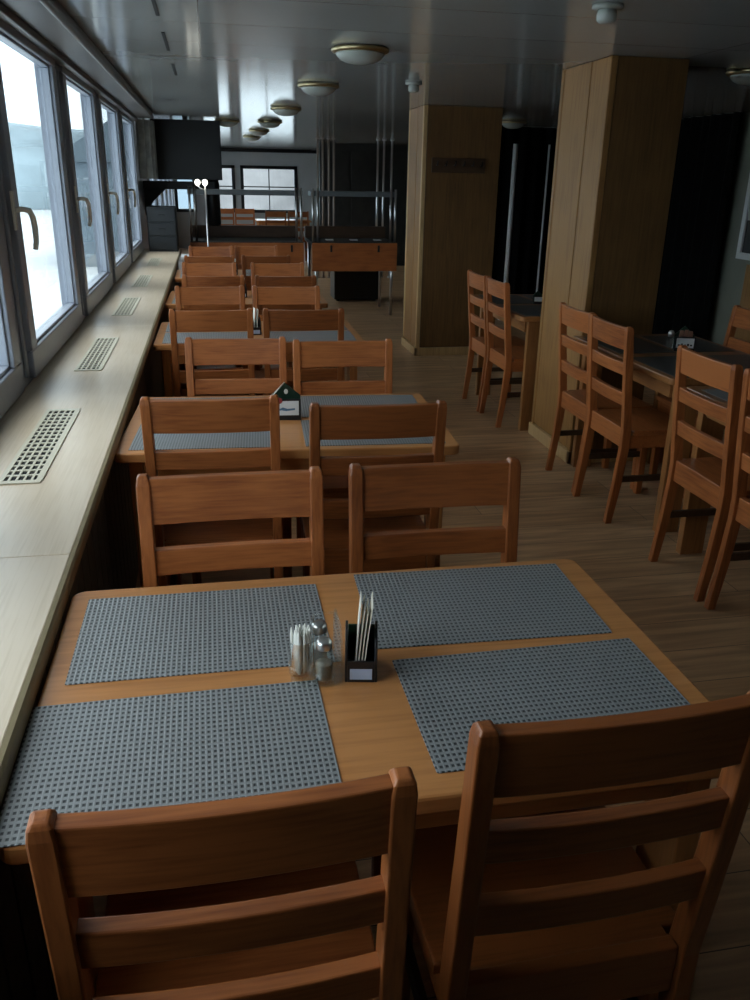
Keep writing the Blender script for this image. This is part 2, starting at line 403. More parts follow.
# shelf below the windows
t = empty('window_shelf', (0, 0, 0))
tag(t, 'long pale wood shelf with slotted vents running under the left windows', 'shelf')
ys = [YB+.02, 1.69, 4.62, 7.45, 9.78]
for a, c in zip(ys[:-1], ys[1:]):
    m = MB(); m.box(XL+.002, -.327, a+.0012, c-.0012, .747, .78, .002); m.build('board', M['sill'], t)
m = MB(); m.prism([(-.3268, .7475), (-.316, .7475), (-.312, .752), (-.312, .764), (-.3142, .772), (-.3188, .778), (-.3268, .78)], 'y', YB+.02, 9.78); m.build('edge_band', M['sill_edge'], t)
for yc in (2.525, 3.89, 5.365, 6.705, 8.225):
    L_, W_, xc = .75, .108, -.522
    m = MB(); m.box(xc-W_/2+.006, xc+W_/2-.006, yc-L_/2+.01, yc+L_/2-.01, .7803, .7806, 0, mi=1)
    m.box(xc-W_/2, xc+W_/2, yc-L_/2, yc-L_/2+.022, .7802, .784, .001); m.box(xc-W_/2, xc+W_/2, yc+L_/2-.022, yc+L_/2, .7802, .784, .001)
    for k in range(6):
        wdt = .006 if 0 < k < 5 else .012
        xk = xc-W_/2+.006+k*(W_-.012)/5
        if k == 5: wdt = .016
        m.box(xk-wdt/2, xk+wdt/2, yc-L_/2+.02, yc+L_/2-.02, .7802, .7838, 0)
    n = 17
    for k in range(1, n):
        yk = yc-L_/2+.022+k*(L_-.044)/n
        m.box(xc-W_/2+.006, xc+W_/2-.006, yk-.0055, yk+.0055, .7802, .7836, 0)
    m.build('vent_grille', [M['grille'], M['hole']], t)

# ------------------------------------------------------------------ ladder-back chair
def make_chair(kind):
    r = empty('dining_chair')
    W = .396; pw = .029; HX = W/2
    mx, my, mz = M[kind+'_x'], M[kind+'_y'], M[kind+'_z']
    def py(z):   # centre line of the rear post, y at height z
        P = [(0, .012), (.20, .036), (.375, .050), (.46, .050), (.70, .024), (.945, 0.0)]
        for (a, ya), (c, yc) in zip(P[:-1], P[1:]):
            if z <= c: return ya+(yc-ya)*(z-a)/(c-a)
        return 0.0
    zs = [0, .1, .20, .30, .375, .42, .46, .58, .70, .82, .925, .939, .945]
    for sx in (-1, 1):
        m = MB(); secs = []
        for z in zs:
            d = .021 if z > .3 else .016+.005*z/.3
            if z > .5: d = .021-.004*(z-.5)/.445
            k = 1.0 if z < .93 else (.86 if z < .942 else .6)
            x0, x1 = sx*(HX-pw/2)-pw/2*k, sx*(HX-pw/2)+pw/2*k
            secs.append([(x0, py(z)-d*k, z), (x1, py(z)-d*k, z), (x1, py(z)+d*k, z), (x0, py(z)+d*k, z)])
        m.sweep(secs, bev=.003); m.build('back_post', mz, r)
    def rail(name, z0, z1, th=.024, sag=.004, bow=.008):
        m = MB(); secs = []; n = 12; ix = HX-pw+.004
        for i in range(n+1):
            u = -1+2*i/n; x = u*ix; bw = -bow*(1-u*u)
            dz = -sag*(1-u*u)*.35
            ya, yb = py(z0)+bw, py(z1)+bw
            secs.append([(x, ya-th/2, z0+dz*.3), (x, ya+th/2, z0+dz*.3), (x, yb+th/2, z1+dz), (x, yb-th/2, z1+dz)])
        m.sweep(secs, bev=.003); return m.build(name, mx, r)
    rail('top_rail', .836, .937); rail('back_slat', .721, .779); rail('back_slat', .579, .641)
    SD = .355
    m = MB(); m.box(-HX+pw+.001, HX-pw-.001, .040, .064, .376, .468, .003); m.build('rear_apron', mx, r)
    m = MB(); m.prism([(-HX+pw+.002, .066), (HX-pw-.002, .066), (HX-pw-.002, .085), (HX+.004, .085), (HX+.004, SD+.025), (HX-.010, SD+.040), (-HX+.010, SD+.040), (-HX-.004, SD+.025), (-HX-.004, .085), (-HX+pw+.002, .085)], 'z', .441, .463, .004)
    m.build('seat', mx, r)
    m = MB(); m.box(-HX+.018, HX-.018, SD-.002, SD+.018, .375, .440, .002)
    for sx in (-1, 1): m.box(min(sx*(HX-.008), sx*(HX-.028)), max(sx*(HX-.008), sx*(HX-.028)), .074, SD-.015, .375, .440, .002)
    m.build('seat_rail', mx, r)
    for sx in (-1, 1):
        m = MB(); xc = sx*(HX-.021); secs = []
        for z, k in ((0, .8), (.02, .85), (.37, 1), (.4405, 1)):
            d = .0195*k; secs.append([(xc-d, SD-d, z), (xc+d, SD-d, z), (xc+d, SD+d, z), (xc-d, SD+d, z)])
        m.sweep(secs, bev=.003); m.build('front_leg', mz, r)
        m = MB(); m.box(xc-.009, xc+.009, py(.22)+.016, SD-.016, .205, .235, .003); m.build('stretcher', M['brownwood'], r)
    return r
PROTO = {'chair': None, 'dark': None}
def chair(kind, x, y, rz, label, group):
    if PROTO[kind] is None: PROTO[kind] = o = make_chair(kind)
    else: o = copy_tree(PROTO[kind])
    o.location = (x, y, 0); o.rotation_euler.z = rz
    return tag(o, label, 'chair', group)

# ------------------------------------------------------------------ tables
TW, TD = 1.075, .70
def round_rect(hx, hy, r, n=6):
    pts = []
    for cx_, cy_, a0 in ((hx-r, hy-r, 0), (-hx+r, hy-r, PI/2), (-hx+r, -hy+r, PI), (hx-r, -hy+r, 3*PI/2)):
        for k in range(n+1):
            a = a0+PI/2*k/n; pts.append((cx_+r*math.cos(a), cy_+r*math.sin(a)))
    return pts
def make_table(w='table'):
    r = empty('dining_table')
    m = MB(); m.prism(round_rect(TW/2, TD/2, .028), 'z', .719, .75, .005); m.build('table_top', M[w+'_x'], r)
    m = MB()
    for sy_ in (-1, 1): m.box(-TW/2+.10, TW/2-.10, sy_*(TD/2-.07)-.011, sy_*(TD/2-.07)+.011, .64, .7185, .002)
    for sx in (-1, 1): m.box(sx*(TW/2-.085)-.011, sx*(TW/2-.085)+.011, -TD/2+.07, TD/2-.07, .64, .7185, .002)
    m.build('apron', M[w+'_x'], r)
    for sx in (-1, 1):
        for sy_ in (-1, 1):
            m = MB(); xc, yc = sx*(TW/2-.055), sy_*(TD/2-.115)
            m.box(xc-.020, xc+.020, yc-.055, yc+.055, 0, .7185, .003); m.build('leg', M[w+'_z'], r)
    return r
TBL = {}
def table(x, y, rz, label, group, w='table'):
    if w in TBL: o = copy_tree(TBL[w])
    else: TBL[w] = o = make_table(w)
    o.location = (x, y, 0); o.rotation_euler.z = rz
    return tag(o, label, 'table', group)
def mesh_mat():
    m = MB(); m.prism(round_rect(.225, .15, .002, 1), 'z', 0, .0018, .0006, seg=1)
    return m.build('placemat', M['weave'])
MATS = []; DM = []
def placemat(x, y, rz, label, group, z=.7502, dark=False):
    if not MATS: o = mesh_mat()
    else: o = MATS[0].copy(); COL.objects.link(o)
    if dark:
        if len(DM) == 0: DM.append(o.data.copy()); DM[0].materials[0] = M['weaveshade']
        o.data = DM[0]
    MATS.append(o); o.location = (x, y, z); o.rotation_euler.z = rz
    return tag(o, label, 'placemat', group)

WG = 'dining tables along the windows'
rows = [  # name, cx, cy, rz
    ('nearest window table', .230, 1.221, .0),
    ('second window table', .234, 2.79, -.055),
    ('third window table', .235, 4.575, -.01),
    ('fourth window table', .232, 5.985, -.02),
    ('farthest window table', .235, 7.49, .0)]
TL = ['nearest light oak dining table with four grey placemats, beside the pale window shelf',
      'second light oak table along the windows, with the house-shaped picture holder on it',
      'third light oak table from the front along the windows',
      'fourth light oak table from the front along the windows, second to last',
      'farthest light oak table along the windows, just before the buffet counter']
for (nm, x, y, rz), lb in zip(rows, TL): table(x, y, rz, lb, WG)
MG = 'grey woven placemats on the window tables'
for (x, y, rz, lb) in [(-.0471, 1.3766, -.004, 'grey woven placemat on nearest table, far left, beside the window shelf'),
                       (.4834, 1.3997, -.030, 'grey woven placemat on nearest table, far right, behind the napkin holder'),
                       (-.0846, 1.0244, .0095, 'grey woven placemat on nearest table, near left, at the front left chair'),
                       (.5013, 1.0676, .009, 'grey woven placemat on nearest table, near right, at the front right chair')]:
    placemat(x, y, rz, lb, MG)
for (nm, x, y, rz) in rows[1:]:
    for sx, sd in ((-1, 'left'), (1, 'right')):
        for sy_, ft in ((-1, 'near'), (1, 'far')):
            dx, dy = sx*.270, sy_*.168
            X, Y = x+dx*math.cos(rz)-dy*math.sin(rz), y+dx*math.sin(rz)+dy*math.cos(rz)
            placemat(X, Y, rz+random.uniform(-.012, .012), 'grey woven placemat on the %s, %s %s corner' % (nm, ft, sd), MG)

CG = 'ladder-back chairs at the window tables'
def wc(kind, x, y, rz, lb): chair(kind, x, y, rz, lb, CG)
wc('chair', -.010, .695, .010, 'large foreground ladder-back chair at left, in front of the nearest table')
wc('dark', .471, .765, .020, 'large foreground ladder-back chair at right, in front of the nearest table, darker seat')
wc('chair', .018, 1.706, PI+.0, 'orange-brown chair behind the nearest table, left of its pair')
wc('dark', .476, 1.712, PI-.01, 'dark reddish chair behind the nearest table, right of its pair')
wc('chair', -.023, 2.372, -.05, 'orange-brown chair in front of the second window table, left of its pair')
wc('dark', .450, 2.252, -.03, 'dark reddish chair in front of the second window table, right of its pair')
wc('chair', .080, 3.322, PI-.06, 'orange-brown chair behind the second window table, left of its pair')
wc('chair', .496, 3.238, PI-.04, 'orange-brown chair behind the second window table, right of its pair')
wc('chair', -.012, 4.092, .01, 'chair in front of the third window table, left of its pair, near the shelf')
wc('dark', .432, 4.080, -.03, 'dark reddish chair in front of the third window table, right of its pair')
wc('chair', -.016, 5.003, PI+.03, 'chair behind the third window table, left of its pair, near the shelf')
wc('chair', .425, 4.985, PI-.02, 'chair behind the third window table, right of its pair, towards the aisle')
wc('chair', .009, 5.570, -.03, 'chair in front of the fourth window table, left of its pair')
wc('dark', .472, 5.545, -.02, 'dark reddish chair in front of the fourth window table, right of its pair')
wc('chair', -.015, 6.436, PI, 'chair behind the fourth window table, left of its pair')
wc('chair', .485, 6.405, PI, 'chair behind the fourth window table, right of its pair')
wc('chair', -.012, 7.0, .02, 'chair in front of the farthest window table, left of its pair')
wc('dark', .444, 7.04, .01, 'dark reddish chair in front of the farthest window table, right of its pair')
wc('chair', .004, 8.0, PI+.0, 'chair behind the farthest window table, left of its pair')
wc('chair', .42, 8.07, PI+.0, 'chair behind the farthest window table, right of its pair, before the buffet')

RG = 'dining tables on the right of the aisle'
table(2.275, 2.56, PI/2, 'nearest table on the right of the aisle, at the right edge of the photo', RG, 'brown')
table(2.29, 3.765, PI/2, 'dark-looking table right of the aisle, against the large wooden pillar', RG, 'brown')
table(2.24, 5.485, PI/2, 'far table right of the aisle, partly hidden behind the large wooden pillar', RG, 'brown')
RMG = 'placemats on the tables right of the aisle'
for cx_, cy_, nm in ((2.275, 2.53, 'nearest right-hand table'), (2.29, 3.735, 'right-hand table before the large pillar'), (2.24, 5.485, 'right-hand table behind the large pillar')):
    for sx, a in ((-1, 'aisle side'), (1, 'wall side')):
        for sy_, c in ((-1, 'near'), (1, 'far')):
            if cy_ < 3 and sy_ < 0: continue
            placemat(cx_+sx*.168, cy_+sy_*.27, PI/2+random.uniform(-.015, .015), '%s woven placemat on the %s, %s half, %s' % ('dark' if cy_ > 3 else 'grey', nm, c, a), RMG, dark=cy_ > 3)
RCG = 'ladder-back chairs right of the aisle'
def rc(x, y, rz, lb): chair('chair', x, y, rz, lb, RCG)
Q = -PI/2
rc(1.815, 5.678, Q, 'farthest side-on chair of the right-hand row, backing onto the aisle')
rc(1.820, 5.268, Q, 'second farthest side-on chair right of the aisle, left of the large pillar')
rc(1.826, 4.020, Q, 'side-on chair standing against the left face of the large wooden pillar')
rc(1.812, 3.603, Q, 'side-on chair just right of the large pillar, at the table with the snack holder')
rc(1.820, 2.80, Q, 'side-on chair at the nearest right-hand table, farther one of two')
rc(1.826, 2.365, Q, 'side-on chair cut by the right edge of the photo, nearest in its row')
rc(2.745, 3.85, -Q, 'dim chair facing the aisle across the table by the large pillar')

# ------------------------------------------------------------------ things on the tables
def cruet_stand():
    r = empty('cruet_stand', (.138, 1.200, .7502))
    tag(r, 'clear acrylic cruet stand with upright plate, on the nearest table', 'cruet stand')
    m = MB(); m.prism(round_rect(.043, .048, .022), 'z', 0, .004, .001); m.build('base', M['clear'], r)
    m = MB()
    for cx_, cy_, rr in ((-.024, .0, .0195), (.012, -.028, .0172), (.010, .022, .0172)):
        m.lathe([(rr, .004), (rr+.0018, .004), (rr+.0018, .022), (rr, .022)], cx_, cy_, 20, cap=False)
    m.build('cup_ring', M['clear'], r)
    m = MB(); m.prism([(-.046, .004), (.046, .004), (.044, .085), (.030, .105), (-.030, .105), (-.044, .085)], 'x', .0375, .0405, .0006); m.build('upright_plate', M['clear'], r)
    m = MB(); m.tube([(.0390, 0, .10), (.034, .0, .112), (.015, 0, .117), (-.002, 0, .112), (-.004, 0, .004)], .0028, 8); m.build('handle', M['clear'], r)
    j = empty('toothpick_jar', (.114, 1.200, .7546)); tag(j, 'clear glass jar full of white toothpicks, leftmost in the cruet stand', 'jar')
    m = MB(); m.lathe([(.0180, .0), (.0187, .002), (.0187, .062), (.0178, .062), (.0176, .003), (.0001, .003)], 0, 0, 24); m.build('glass_body', M['clear'], j)
    rnd = random.Random(3)
    tl = []
    for k in range(44):
        a, q = rnd.uniform(0, 2*PI), math.sqrt(rnd.random())*.0150
        x0, y0 = q*math.cos(a), q*math.sin(a); x1, y1 = x0*1.02+rnd.uniform(-.002, .002), y0*1.02+rnd.uniform(-.002, .002)
        t = MB(); t.tube([(x0, y0, 0), (x0*.6+x1*.4, y0*.6+y1*.4, .03), (x1, y1, .068), (x1, y1, .080+rnd.uniform(-.003, .004))], [.0010, .0024, .0024, .0009], 6)
        o = t.build('toothpick', M['toothpick'], None, (.114, 1.200, .7582)); tag(o, 'white toothpick standing in the clear jar on the nearest table', 'toothpick', 'toothpicks in the jar')
    def shaker(x, y, fill, lb, h):
        s = empty('shaker', (x, y, .7546)); tag(s, lb, 'shaker')
        m = MB(); m.lathe([(.0145, 0), (.0160, .002), (.0160, h*.62), (.0125, h*.78), (.0122, h*.80), (.0115, h*.80), (.0120, h*.77), (.0148, h*.61), (.0148, .004), (.0001, .004)], 0, 0, 24); m.build('glass_body', M['clear'], s)
        m = MB(); m.lathe([(.0142, .0045), (.0144, .006), (.0144, h*.42), (.0140, h*.43)], 0, 0, 20); m.build('filling', fill, s)
        m = MB(); m.lathe([(.0132, h*.79), (.0136, h*.80), (.0136, h*.93), (.0115, h*.985), (.006, h), (.0005, h)], 0, 0, 24); m.build('steel_cap', M['metal'], s)
    shaker(.150, 1.172, M['pepper'], 'glass shaker with steel cap at the front of the cruet stand', .076)
    shaker(.148, 1.222, M['salt'], 'glass shaker with steel cap behind the front shaker', .080)
cruet_stand()

def make_napkin_holder():
    r = empty('napkin_holder')
    m = MB(); m.box(-.024, .024, -.034, .034, 0, .004, .001); m.build('base', M['black'], r)
    for x0 in (-.027, .0225):
        m = MB(); hh = .088
        m.prism([(-.036, 0), (.036, 0), (.036, hh*.55), (.030, hh*.85), (.016, hh), (-.008, hh), (-.028, hh*.75), (-.036, hh*.5)], 'x', x0, x0+.0045, .0008); m.build('side_panel', M['black'], r)
    m = MB(); m.box(-.0225, .0225, -.037, -.033, .0, .040, .001); m.build('front_lip', M['black'], r)
    m = MB(); m.box(-.0185, .0185, -.0378, -.0370, .006, .026, 0); l = m.build('label_plate', M['bluewhite'], r)
    m = MB(); m.box(-.0225, .0225, .033, .037, .0, .070, .001); m.build('back_panel', M['green'], r)
    return r
NH = make_napkin_holder()
NH.location = (.2165, 1.195, .7502); NH.rotation_euler.z = -.175
tag(NH, 'black napkin holder with bluish label on the nearest table, beside the cruet stand', 'napkin holder', 'black napkin holders on the window tables')
def napkins(x, y, z, n, label, rz=0):
    for k in range(n):
        m = MB(); q = -.013+k*.026/(n-1)
        a = math.radians(6+k*1.2); hh = .130-.006*((k*7) % 3)
        secs = []
        for s_ in range(6):
            zz = .006+s_/5*hh; xx = q*.6+math.tan(a)*(zz-.05)*(.55+.15*s_/5)
            secs.append([(xx-.0009, -.028, zz), (xx+.0009, -.028, zz), (xx+.0009, .028, zz), (xx-.0009, .028, zz)])
        m.sweep(secs); o = m.build('paper_napkin', M['cream'], None, (x, y, z), rz); tag(o, label, 'napkin', 'paper napkins in the holders')
napkins(.2165, 1.195, .7508, 4, 'cream paper napkin standing in the black holder on the nearest table', -.175)
for (x, y, nm, n) in ((.215, 4.50, 'third window table', 2), (.205, 5.98, 'fourth window table', 2), (.19, 7.42, 'farthest window table', 2)):
    o = copy_tree(NH); o.location = (x, y, .7502); o.rotation_euler.z = .1
    tag(o, 'black napkin holder between the chairs on the %s' % nm, 'napkin holder', 'black napkin holders on the window tables')
    napkins(x, y, .7508, n, 'white paper napkin standing in the holder on the %s' % nm, .1)

def house_holder(x, y, rz, sc, label, style):
    r = empty('table_card_holder', (x, y, .7502), rz); tag(r, label, 'card holder')
    W_, hh, pk = .040*sc, .062*sc, .098*sc
    m = MB(); m.box(-W_, W_, -.022, .022, 0, .006, .0015); m.build('base', M['black'], r)
    m = MB(); m.prism([(-W_, .005), (W_, .005), (W_, hh), (-.004, pk), (-W_, hh)], 'y', .014, .019, .001); m.build('back_panel', M['green'], r)
    m = MB(); m.prism([(-W_, .005), (W_, .005), (W_, hh*.95), (-W_, hh*.95)], 'y', -.021, -.017, .001); m.build('front_panel', M['black'], r)
    m = MB(); m.box(-W_*.86, W_*.86, -.0222, -.0212, .018, hh*.86, 0); c = m.build('picture_card', M['white'], r)
    if style == 'wave':
        m = MB(); pts = [(-W_*.82, .030), (-W_*.3, .036), (.0, .033), (W_*.6, .037), (W_*.6, .043), (.1*W_, .041), (-W_*.2, .046), (-W_*.5, .040), (-W_*.82, .036)]
        m.prism(pts, 'y', -.0228, -.0222); m.build('blue_wave', M['blueprint'], c)
        m = MB(); m.prism([(-W_*.45+.011*math.cos(a*PI/9), hh*.88+.011*math.sin(a*PI/9)) for a in range(18)], 'y', -.0238, -.0229); m.build('red_disc', M['red'], c)
        m = MB(); m.prism([(W_*.02+.007*math.cos(a*PI/6), hh*1.18+.009*math.sin(a*PI/6)) for a in range(12)], 'y', .0125, .0139); m.build('round_emblem', M['cream'], r)
        m = MB(); m.tube([(-W_-.006, -.018, hh*.93), (-.004, .010, pk+.001)], .0022, 8); m.build('pale_edge', M['cream'], r)
    elif style == 'snack':
        m = MB()
        for k in range(5): m.box(-W_*.7+k*W_*.3, -W_*.7+k*W_*.3+W_*.2, -.0228, -.0222, .028, .036+.004*(k % 2), 0)
        m.build('dark_lettering', M['black'], c)
    return r
house_holder(.230, 2.80, -.08, 1.28, 'house-shaped dark holder with blue wave picture card on the second window table', 'wave')
house_holder(2.335, 3.82, -.33, 1.25, 'dark holder with white card and brown packets, before the large pillar', 'snack')
house_holder(2.215, 5.52, -.2, .9, 'small pale-fronted card holder on the far right-hand table behind the pillar', 'plain')
for k, (dx, dy, dz) in enumerate(((-.016, 0.0, .010), (.004, .002, .014), (.022, .0, .006))):
    m = MB(); m.sweep([[(-.011, -.007, .0), (.011, -.007, .0), (.011, .007, .0), (-.011, .007, .0)], [(-.013, -.009, .03), (.013, -.009, .03), (.013, .009, .03), (-.013, .009, .03)], [(-.010, -.006, .072), (.010, -.006, .072), (.010, .006, .072), (-.010, .006, .072)]], bev=.003)
    o = m.build('sugar_packet', M['crumb'], None, (2.335+dx*1.1, 3.82+dy-dx*.36, .757+dz), -.33)
    o.location.z = .7566; o.scale = (.9, 1, 1.25+dz*8)
    tag(o, 'brown packet standing in the dark card holder by the large pillar', 'packet', 'brown packets in the card holder')
s = empty('shaker', (2.250, 3.81, .7502)); tag(s, 'small steel-capped glass shaker left of the snack holder on the table by the pillar', 'shaker')
m = MB(); m.lathe([(.014, 0), (.018, .002), (.017, .060), (.012, .075), (.0115, .075), (.015, .058), (.0145, .004), (.0005, .004)], 0, 0, 20); m.build('glass_body', M['clear'], s)
m = MB(); m.lathe([(.013, .0745), (.0145, .076), (.0145, .094), (.010, .104), (.0005, .106)], 0, 0, 20); m.build('steel_cap', M['metal'], s)

# ------------------------------------------------------------------ ceiling lamps and detectors
def ceiling_lamp():
    r = empty('ceiling_lamp')
    m = MB(); m.lathe([(.128, 0), (.140, -.004), (.142, -.014), (.134, -.022), (.120, -.024)], 0, 0, 36); m.build('brass_ring', M['brass'], r)
    m = MB(); m.lathe([(.120, -.022), (.116, -.034), (.100, -.050), (.074, -.063), (.040, -.070), (.001, -.072)], 0, 0, 36); m.build('glass_bowl', M['frost'], r)
    return r
CLG = 'round ceiling lamps over the window tables'
lamps = [(.765, 4.47, 'nearest round unlit ceiling lamp, over the aisle'), (.775, 6.19, 'second nearest round unlit ceiling lamp over the aisle'),
         (.74, 8.28, 'third round ceiling lamp over the aisle'), (.735, 10.3, 'fourth round ceiling lamp from the front, over the buffet'),
         (.73, 12.3, 'fifth round ceiling lamp from the front, beyond the buffet'), (.73, 14.2, 'sixth round ceiling lamp from the front, beyond the buffet'),
         (.26, 10.35, 'round ceiling lamp just right of the dark hanging screen'),
         (2.99, 4.62, 'round ceiling lamp in the dark at the right edge of the photo'), (3.2, 9.1, 'round ceiling lamp in the dark between the two pillars')]
L0 = None
for x, y, lb in lamps:
    if L0 is None: L0 = o = ceiling_lamp()
    else: o = copy_tree(L0)
    o.location = (x, y, ZC-.0005); tag(o, lb, 'ceiling lamp', CLG)
D0 = None
for x, y, lb in ((1.437, 3.17, 'pale smoke detector on the ceiling, at the top of the photo'), (1.36, 5.86, 'pale smoke detector on the ceiling before the far pillar')):
    if D0 is None:
        D0 = o = empty('smoke_detector')
        m = MB(); m.lathe([(.055, 0), (.055, -.012), (.030, -.016), (.0005, -.016)], 0, 0, 28); m.build('mount', M['frost'], o)
        m = MB(); m.lathe([(.032, -.0155), (.036, -.030), (.034, -.050), (.024, -.058), (.0005, -.058)], 0, 0, 28); m.build('sensor_head', M['frost'], o)
    else: o = copy_tree(D0)
    o.location = (x, y, ZC-.0005); tag(o, lb, 'smoke detector', 'smoke detectors on the ceiling')

# coat rack on the far pillar
r = empty('coat_rack', (2.16, 7.497, 1.66)); tag(r, 'dark coat rack board with pegs high on the far wooden pillar', 'coat rack')
m = MB(); m.box(-.24, .24, -.022, -.001, -.06, .06, .003); m.build('board', M['brownwood'], r)
for k in range(6):
    m = MB(); x = -.2+k*.08; m.tube([(x, -.02, .0), (x, -.055, -.002), (x, -.07, .018), (x, -.07, .035)], .006, 8); m.build('hook', M['black'], r)

# ------------------------------------------------------------------ buffet counter across the end of the aisle
def buffet(x0, x1, label, hooks, slabs):
    yf, yb, zt = 9.9, 10.72, .85
    r = empty('buffet_counter', ((x0+x1)/2, (yf+yb)/2, 0)); w2 = (x1-x0)/2; d2 = (yb-yf)/2
    tag(r, label, 'buffet counter', 'buffet counters at the end of the aisle')
    m = MB(); m.box(-w2, w2, -d2, -d2+.022, .523, zt-.012, .003); m.build('front_panel', M['orange'], r)
    m = MB(); m.box(-w2, w2, -d2+.0225, d2, zt-.035, zt, .003); m.build('counter_top', M['blackwood'], r)
    m = MB(); m.box(-w2, w2, d2-.10, d2, zt+.0005, .985, .004); m.build('back_hutch', M['brownwood'], r)
    for sx in (-1, 1):
        for sy_ in (-1, 1):
            m = MB(); m.tube([(sx*(w2-.05), sy_*(d2-.06), 0), (sx*(w2-.05), sy_*(d2-.06), zt-.0355)], .018, 12); m.build('leg', M['metal'], r)
        for k in (0, .055):
            m = MB(); xx = sx*(w2-.02-k); m.tube([(xx, -d2+.06, zt+.0005), (xx, -d2+.06, 1.43)], .013, 12); m.build('shelf_post', M['metal'], r)
    m = MB(); m.box(-w2, w2, -d2+.074, -d2+.36, 1.345, 1.40, .004); m.build('overhead_shelf', M['steelgrey'], r)
    for hx in hooks:
        m = MB(); m.box(hx-.012, hx+.012, -d2-.012, -d2-.0005, .74, .815, .002); m.build('catch', M['black'], r)
    for tx in slabs:  # small flat white blocks on the counter top
        m = MB(); m.box(tx-.045, tx+.045, -.16, -.06, zt+.0005, zt+.012, .004); o = m.build('white_slab', M['white'], None, ((x0+x1)/2, (yf+yb)/2, 0)); tag(o, 'small white dish lying on the dark top of the right buffet counter', 'slab', 'white slabs on the buffet')
buffet(-.22, 1.06, 'left buffet counter with orange front, dark hutch and overhead shelf behind the tables', (.50,), ())
buffet(1.155, 2.16, 'right buffet counter on steel legs with orange front, left of the far pillar', (-.28, .28), (-.26, .03, .32))
r = empty('dark_bin', (1.9, 11.4, 0)); tag(r, 'black crate on the floor beneath the right buffet counter', 'crate')
m = MB(); m.box(-.30, .30, -.2, .2, .02, .42, .01); m.build('body', M['black'], r)
m = MB(); m.box(-.31, .31, -.21, .21, .4205, .45, .006); m.build('lid', M['black'], r)
for sx in (-1, 1):
    for sy_ in (-1, 1):
        m = MB(); m.box(sx*.25-.02, sx*.25+.02, sy_*.15-.02, sy_*.15+.02, 0, .0195, .002); m.build('foot', M['black'], r)
PG = 'floor-to-ceiling poles beyond the buffet'
for x in (1.735, 1.815, 1.912, 1.992, 2.70, 2.80, 2.93):
    m = MB(); m.tube([(x, 14.0, 0), (x, 14.0, ZC-.0005)], .017, 12, mi=0)
    for z0 in (0.0005, ZC-.0205): m.lathe([(.034, z0), (.034, z0+.018), (.018, z0+.0195)], x, 14.0, 20, mi=0)
    o = m.build('steel_pole', M['polewood'] if x < 2.2 else M['metal']); tag(o, 'slim pale pole from floor to ceiling %s' % ('behind the buffet middle' if x < 2.2 else 'behind the buffet right end'), 'pole', PG)

# white poles added to stand for light slits between the dark curtains
for x, rr, lb in ((3.39, .028, 'pale tall pole standing for a light slit in the dark gap between the pillars'), (3.785, .011, 'thin pale pole standing for a light slit left of the large pillar')):
    m = MB(); m.tube([(x, 9.5, 0), (x, 9.5, 1.93)], rr, 12); m.lathe([(rr*2.4, .0), (rr*2.4, .012), (rr, .03)], x, 9.5, 20)
    tag(m.build('slit_pole', M['white']), lb, 'pole')

def curtain(name, pts, z0, z1, mat, amp, per, label, group=None, th=.02):
    """hanging pleated cloth along a polyline"""
    m = MB(); P = []
    for (ax, ay), (bx, by) in zip(pts[:-1], pts[1:]):
        L_ = math.hypot(bx-ax, by-ay); n = max(2, int(L_/per*8)); nx, ny = -(by-ay)/L_, (bx-ax)/L_
        for i in range(n):
            u = i/n; d = u*L_; o_ = amp*math.sin(2*PI*d/per)+amp*.4*math.sin(2*PI*d/per*.37+1)
            P.append((ax+(bx-ax)*u+nx*o_, ay+(by-ay)*u+ny*o_, nx, ny))
    secs = [[(x-nx*th/2, y-ny*th/2, z0), (x+nx*th/2, y+ny*th/2, z0), (x+nx*th/2, y+ny*th/2, z1), (x-nx*th/2, y-ny*th/2, z1)] for x, y, nx, ny in P]
    m.sweep(secs); o = m.build(name, mat); return tag(o, label, 'curtain', group)
curtain('dark_curtain', [(2.56, 9.9), (4.48, 9.9)], .02, ZC-.002, M['blackmatte'], .03, .16, 'black floor-length curtain filling the gap between the two pillars')
curtain('dark_curtain', [(4.52, 9.8), (4.52, 7.05)], .02, ZC-.002, M['blackmatte'], .03, .16, 'black floor-length curtain along the right wall, behind the large pillar')
curtain('window_curtain', [(-.67, 9.62), (-.51, 9.84)], 1.50, 2.07, M['curtain'], .028, .075, 'grey gathered curtain in the corner after the last left window', th=.012)
# picture on the right wall
r = empty('framed_picture', (XR-.001, 6.32, 1.32)); tag(r, 'white-framed dim picture on the right wall, cut by the photo edge', 'picture')
m = MB()
for q in ((-.58, .58, -.385, -.33), (-.58, .58, .33, .385)): m.box(-.03, 0, q[0], q[1], q[2], q[3], .004)
for q in ((-.58, -.525), (.525, .58)): m.box(-.03, 0, q[0], q[1], -.3299, .3299, .004)
m.build('frame', M['white'], r)
m = MB(); m.box(-.012, -.001, -.5245, .5245, -.3295, -.06, 0, mi=0); m.box(-.012, -.001, -.5245, .5245, -.0595, .3295, 0, mi=1); m.build('print', [M['blackwood'], M['wallpaint']], r)
b = MB(); b.box(XR-.03, XR-.0005, 3.0, 6.72, 0, .90, .003); struct(b.build('trim_4', M['pillar_z']))

